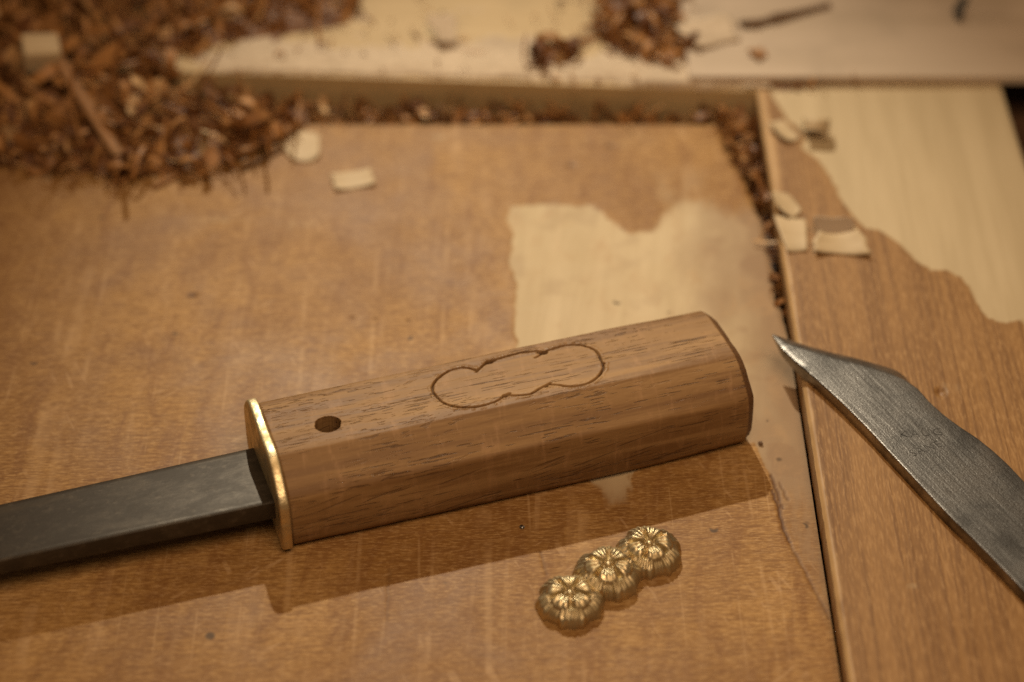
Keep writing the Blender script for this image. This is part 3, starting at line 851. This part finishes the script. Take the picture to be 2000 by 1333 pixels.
PILE = [(-175, 74), (-135, 72), (-114, 69), (-100, 66.5), (-88, 68), (-78, 72), (-69, 77), (-60, 86), (-56, 92), (-66, 97), (-80, 99), (-92, 104), (-99, 116), (-99, 130), (-96, 165), (-185, 165)]
def h_pile(x, y):
    s = (-x - 60) * 0.16 + (y - 70) * 0.10
    yf = np.interp(x, [-175, -135, -114, -100, -88, -78, -69, -60], [74, 72, 69, 66.5, 68, 72, 77, 86])
    return float(min(np.clip(1.8 + s, 1.5, 15), 1.6 + 0.42 * max(0.0, y - yf)))
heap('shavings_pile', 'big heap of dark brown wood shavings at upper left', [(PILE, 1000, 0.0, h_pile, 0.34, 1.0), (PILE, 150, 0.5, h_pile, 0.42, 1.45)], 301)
TOP = [(-100, 119), (-88, 116), (-80, 122), (-68, 124), (-58, 127), (-48, 130), (-44, 138), (-42, 165), (-100, 165)]
heap('shavings_pile', 'brown shavings strewn on the plank along the top edge, beside the big heap', [(TOP, 150, 6.5, lambda x, y: 3.0 + max(0, (y - 125) * 0.12), 0.40, 1.0)], 302)
TRO = [(-92, 92.3), (-40, 92.3), (10, 92.3), (55, 92.3), (57.5, 83), (60, 73), (63, 62), (63.9, 50), (64.6, 40), (64.6, 22), (64.6, 14), (65.9, 10), (66.1, 10), (66.1, 60), (65.9, 96.5), (30, 98.5), (0, 100.5), (-50, 103.5), (-92, 106)]
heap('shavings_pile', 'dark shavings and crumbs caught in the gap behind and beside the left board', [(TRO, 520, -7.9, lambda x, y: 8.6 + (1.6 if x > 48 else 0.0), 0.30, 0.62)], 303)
CR = [(-72, 104), (0, 100), (60, 97), (62, 140), (-40, 150), (-72, 140)]
heap('shavings_crumbs', 'dark crumbs sprinkled on the sawdust of the back plank', [(CR, 70, 6.9, lambda x, y: 0.5, 0.25, 0.32)], 307, False)
CL2 = [(28, 117), (36, 110), (44, 108.5), (49, 110), (50, 118), (48, 128), (50, 150), (26, 150), (22, 128)]
heap('shavings_pile', 'clump of red-brown shavings on the plank at top centre right', [(CL2, 85, 6.6, lambda x, y: 3.5, 0.32, 1.0)], 304)
CL1 = [(1, 110), (8, 107.5), (14, 109.5), (19, 115), (19, 121), (12, 121), (7, 116)]
heap('shavings_pile', 'small dark tuft of curled shavings on the plank dust, top middle', [(CL1, 16, 6.8, lambda x, y: 1.5, 0.22, 0.9)], 305)
EDG = [(67.5, 99.8), (72, 97.5), (78, 98.2), (85, 99.6), (94, 99.9), (94, 100.5), (67.5, 100.5)]
heap('shavings_crumbs', 'few dark crumbs along the front edge of the grey board', [(EDG, 8, ZR, lambda x, y: .8, 0.2, 0.4)], 306)

def single(name, label, cat, V, Fc, loc, rot, tint=None, mat=None, group=None):
    me = mesh_np(name, V, Fc)
    if tint is not None: fattr(me, 'tint', np.full(len(V), tint))
    o = link(name, me, mat or M['shav'])
    o.location = Vector(loc) * MM; o.rotation_euler = rot
    tag(o, label, cat, group)
    # settle on its lowest point
    bpy.context.view_layer.update()
    return o
def settle(o, z):
    mw = o.matrix_basis
    low = min((mw @ v.co).z for v in o.data.vertices)
    o.location.z += z * MM - low

# loose brown shavings fringing the heap
rngf = np.random.default_rng(401)
for i in range(26):
    x = rngf.uniform(-132, -62); yb = np.interp(x, [-135, -114, -100, -88, -69, -60], [70, 67, 64.5, 66, 74, 82])
    V, Fc = rand_ribbon(rngf); V = V * 0.8
    o = single('wood_shaving', 'small brown shaving at the front fringe of the big heap', 'shaving', V, Fc,
               (x, yb + rngf.uniform(-1.0, 3.5), 0), (rngf.normal(0, .5), rngf.normal(0, .4), rngf.uniform(0, 6.28)), float(np.clip(rngf.normal(.45, .18), 0, .85)), group='loose shavings along the heap')
    settle(o, 0.05)

def chip_np(w, d, t, bend=0.25, ragged=0.12, seed=0, nx=12, ny=12, rnd=0.0):
    """thin bent flake with an uneven outline"""
    r = np.random.default_rng(seed)
    u = np.linspace(-1, 1, nx); v = np.linspace(-1, 1, ny)
    U, W = np.meshgrid(u, v, indexing='ij')
    g = lambda n: np.convolve(np.pad(r.normal(size=n), 2, mode='edge'), [.15, .25, .3, .25, .15], 'valid')
    ex = 1 + ragged * g(ny)[None, :] * np.abs(U); ey = 1 + ragged * g(nx)[:, None] * np.abs(W)
    UU = U * np.sqrt(1 - rnd * W * W / 2); WW = W * np.sqrt(1 - rnd * U * U / 2)
    X = UU * w / 2 * ex * (1 + r.uniform(-0.22, 0.22) * WW) + r.uniform(-0.18, 0.18) * WW * d / 2; Y = WW * d / 2 * ey * (1 + r.uniform(-0.2, 0.2) * UU)
    Z = bend * (U ** 2) * w * 0.4 + 0.12 * bend * d * W ** 2 * r.uniform(-1, 1)
    top = np.stack([X, Y, Z + t], -1).reshape(-1, 3); bot = np.stack([X, Y, Z], -1).reshape(-1, 3)
    n = nx * ny
    F1 = grid_faces(nx, ny); F2 = [[i + n for i in f[::-1]] for f in F1]
    ring = list(range(ny)) + [i * ny + ny - 1 for i in range(1, nx)] + [(nx - 1) * ny + j for j in range(ny - 2, -1, -1)] + [i * ny for i in range(nx - 2, 0, -1)]
    F3 = [[ring[i], ring[(i + 1) % len(ring)], n + ring[(i + 1) % len(ring)], n + ring[i]] for i in range(len(ring))]
    return np.concatenate([top, bot]), [f[::-1] for f in F1] + [f[::-1] for f in F2] + F3
def stick_np(L, w, t, bend=0.0, n=9, seed=0, kink=0.0):
    r = np.random.default_rng(seed); s = np.linspace(0, 1, n); V = []
    for i, q in enumerate(s):
        k = (0.75 + 0.25 * math.sin(math.pi * min(1, q * 1.0 + 0.15))) * (1 + 0.1 * r.normal())
        y = bend * L * math.sin(math.pi * q) + (kink if i == 0 else 0)
        for a, b in ((-1, 0), (1, 0), (0.85, 1), (-0.85, 1)):
            V.append(((q - 0.5) * L, y + a * w / 2 * k, b * t * k))
    return np.array(V), grid_faces(n, 4, wrap=True) + [[0, 1, 2, 3], [(n - 1) * 4 + i for i in (3, 2, 1, 0)]]

def chip(label, loc, size, rot, z, mat='pale', bend=0.25, seed=0, name='wood_chip', cat='wood chip', ragged=0.1, rnd=0.35):
    V, Fc = chip_np(size[0], size[1], size[2], bend, ragged, seed, rnd=rnd)
    o = single(name, label, cat, V, Fc, (loc[0], loc[1], 0), rot, None, M[mat]); settle(o, z); return o
def stick(label, a, b, w, t, z, mat, bend=0.0, tilt=0.0, seed=0, kink=0.0, name='wood_sliver', cat='sliver'):
    dx, dy = b[0] - a[0], b[1] - a[1]
    V, Fc = stick_np(math.hypot(dx, dy), w, t, bend, 9, seed, kink)
    o = single(name, label, cat, V, Fc, ((a[0] + b[0]) / 2, (a[1] + b[1]) / 2, 0), Euler((0, tilt, math.atan2(dy, dx))), None, M[mat]); settle(o, z); return o

chip('rounded pale wood chip at the right tip of the big shavings heap', (-55.5, 79), (10, 12, 0.18), (0.1, -0.05, 0.3), 0.05, bend=0.08, seed=3, rnd=0.95)
chip('small pale curved chip lying alone on the board, right of the heap', (-41.4, 64.5), (11, 6.5, 0.18), (0.15, 0.0, 0.25), 0.05, bend=0.14, seed=4)
stick('thin dark sliver poking from the heap below the rounded pale chip', (-71, 69.2), (-59.5, 80.5), 1.3, 1.0, 0.05, 'darkwood', seed=5)
stick('tan sliver lying just behind the thin dark sliver', (-72.5, 73), (-58.5, 85), 1.7, 1.2, 2.2, 'sliver', seed=6)
stick('long flat brown splint slanting over the big shavings heap', (-124.5, 104), (-102.5, 70), 4.0, 0.9, 4.0, 'sliver', tilt=0.30, seed=7)
stick('thin dark sliver at the front of the heap pointing left', (-93, 61.5), (-81, 73), 1.4, 1.2, 0.05, 'sliver', seed=8)
V, Fc = ribbon_np(5, 7, 0.33, 2.4, 1.0, 14, 0.3)
o = single('wood_shaving', 'pale upright curl near the right side of the heap', 'shaving', V, Fc, (-82, 73, 0), (0.5, -0.9, 1.2), None, M['pale']); settle(o, 2.2)
V, Fc = ribbon_np(3, 5, 0.6, 1.6, 2.0, 14, 0.3)
o = single('wood_shaving', 'tan arched curl standing behind the pale upright curl', 'shaving', V, Fc, (-77, 86, 0), (1.3, 0.2, 0.4), 0.75, None); settle(o, 4.0)
# pale offcut block in the heap
me = box_mesh('offcut', -5, 5, -4, 4, 0, 8, 1.0)
o = link('offcut', me, M['pale'], smooth=False); o.location = Vector((-127.5, 101.5, 12.5)) * MM; o.rotation_euler = (0.25, 0.15, 0.3)
tag(o, 'small pale offcut block half buried in the big heap', 'offcut')
# chips on the right board by the seam
chip('pale oval shaving over the seam, uppermost of the chips there', (68.6, 44.0), (6.5, 9.5, 0.35), (0.2, 0.3, 0.55), ZR + 0.05, bend=0.30, seed=11, rnd=0.9, name='wood_shaving', cat='shaving')
chip('pale squarish chip on the board edge beside the seam', (69.6, 32.5), (6.4, 12.5, 0.18), (0.06, 0.03, -0.08), ZR + 0.05, bend=0.12, seed=18, ragged=0.06, rnd=0.05)
chip('folded pale chip on the right board, right of the squarish chip', (80.3, 29.0), (11.5, 8.0, 0.18), (0.12, 0.0, 0.10), ZR + 0.05, bend=0.30, seed=13, ragged=0.14, rnd=0.1)
chip('thin dull flap standing on the back of the folded chip', (79.6, 33.6), (9.5, 5.0, 0.3), (0.85, 0.0, 0.08), ZR + 0.3, bend=0.25, seed=14, mat='grey', name='wood_shaving', cat='shaving')
V, Fc = ribbon_np(2.4, 3.2, 0.75, 7.0, 1.0, 20, 0.3)
o = single('wood_shaving', 'pale rolled shaving on the left border of the scalloped patch', 'shaving', V, Fc, (79.5, 74.5, 0), (0, 0.5, 1.45), None, M['pale']); settle(o, ZR + 0.05)
chip('small pale flake at the seam, left of the rolled shaving', (71.5, 77), (5, 9, 0.35), (0.1, 0.2, 0.5), ZR + 0.05, bend=0.2, seed=16)
# things on the grey board
stick('dark thin stick lying on the grey board', (64.5, 124.6), (90.0, 136.5), 1.9, 1.7, 9.12, 'darkwood', seed=21, kink=1.6, name='stick', cat='stick')
V, Fc = stick_np(8.5, 2.6, 2.4, 0.12, 9, 22)
o = single('iron_scrap', 'short black scrap lying near the right end of the grey board', 'scrap', V, Fc, (127.0, 132.5, 0), (0, -0.25, 1.25), None, M['iron']); settle(o, 9.12)
chip('pale triangular flake on the plank, top middle', (-19.0, 124), (7, 11, 0.5), (0.35, 0.1, 0.2), 7.4, bend=0.2, seed=23, mat='dust', ragged=0.25)
chip('dark small crumb on the grey board near its left corner', (67.5, 111), (4.0, 4.0, 0.8), (0.1, 0.1, 0.6), 9.12, bend=0.2, seed=24, mat='sliver', ragged=0.2)
chip('pale broad flake where plank and grey board meet', (54.5, 122), (15, 13, 0.5), (0.08, 0.05, 0.4), 9.12, bend=0.10, seed=25, mat='dust', ragged=0.15)
# crumbs on the left board
def crumb(label, x, y, r, z, mat):
    bm = bmesh.new(); bmesh.ops.create_icosphere(bm, subdivisions=2, radius=r * MM)
    rr = random.Random(int(x * 10))
    for v in bm.verts: v.co *= 1 + rr.uniform(-0.25, 0.25); v.co.z *= 0.6
    me = bpy.data.meshes.new('crumb'); bm.to_mesh(me); bm.free()
    o = link('crumb', me, M[mat], smooth=False); o.location = Vector((x, y, z)) * MM; settle(o, z)
    tag(o, label, 'crumb')
crumb('tiny glinting metal crumb in the shadow of the handle', 2.2, -62.7, 0.5, -0.03, 'knife')
crumb('tiny dark crumb at the butt end of the handle', 56.0, -36.0, 0.55, -0.15, 'darkwood')
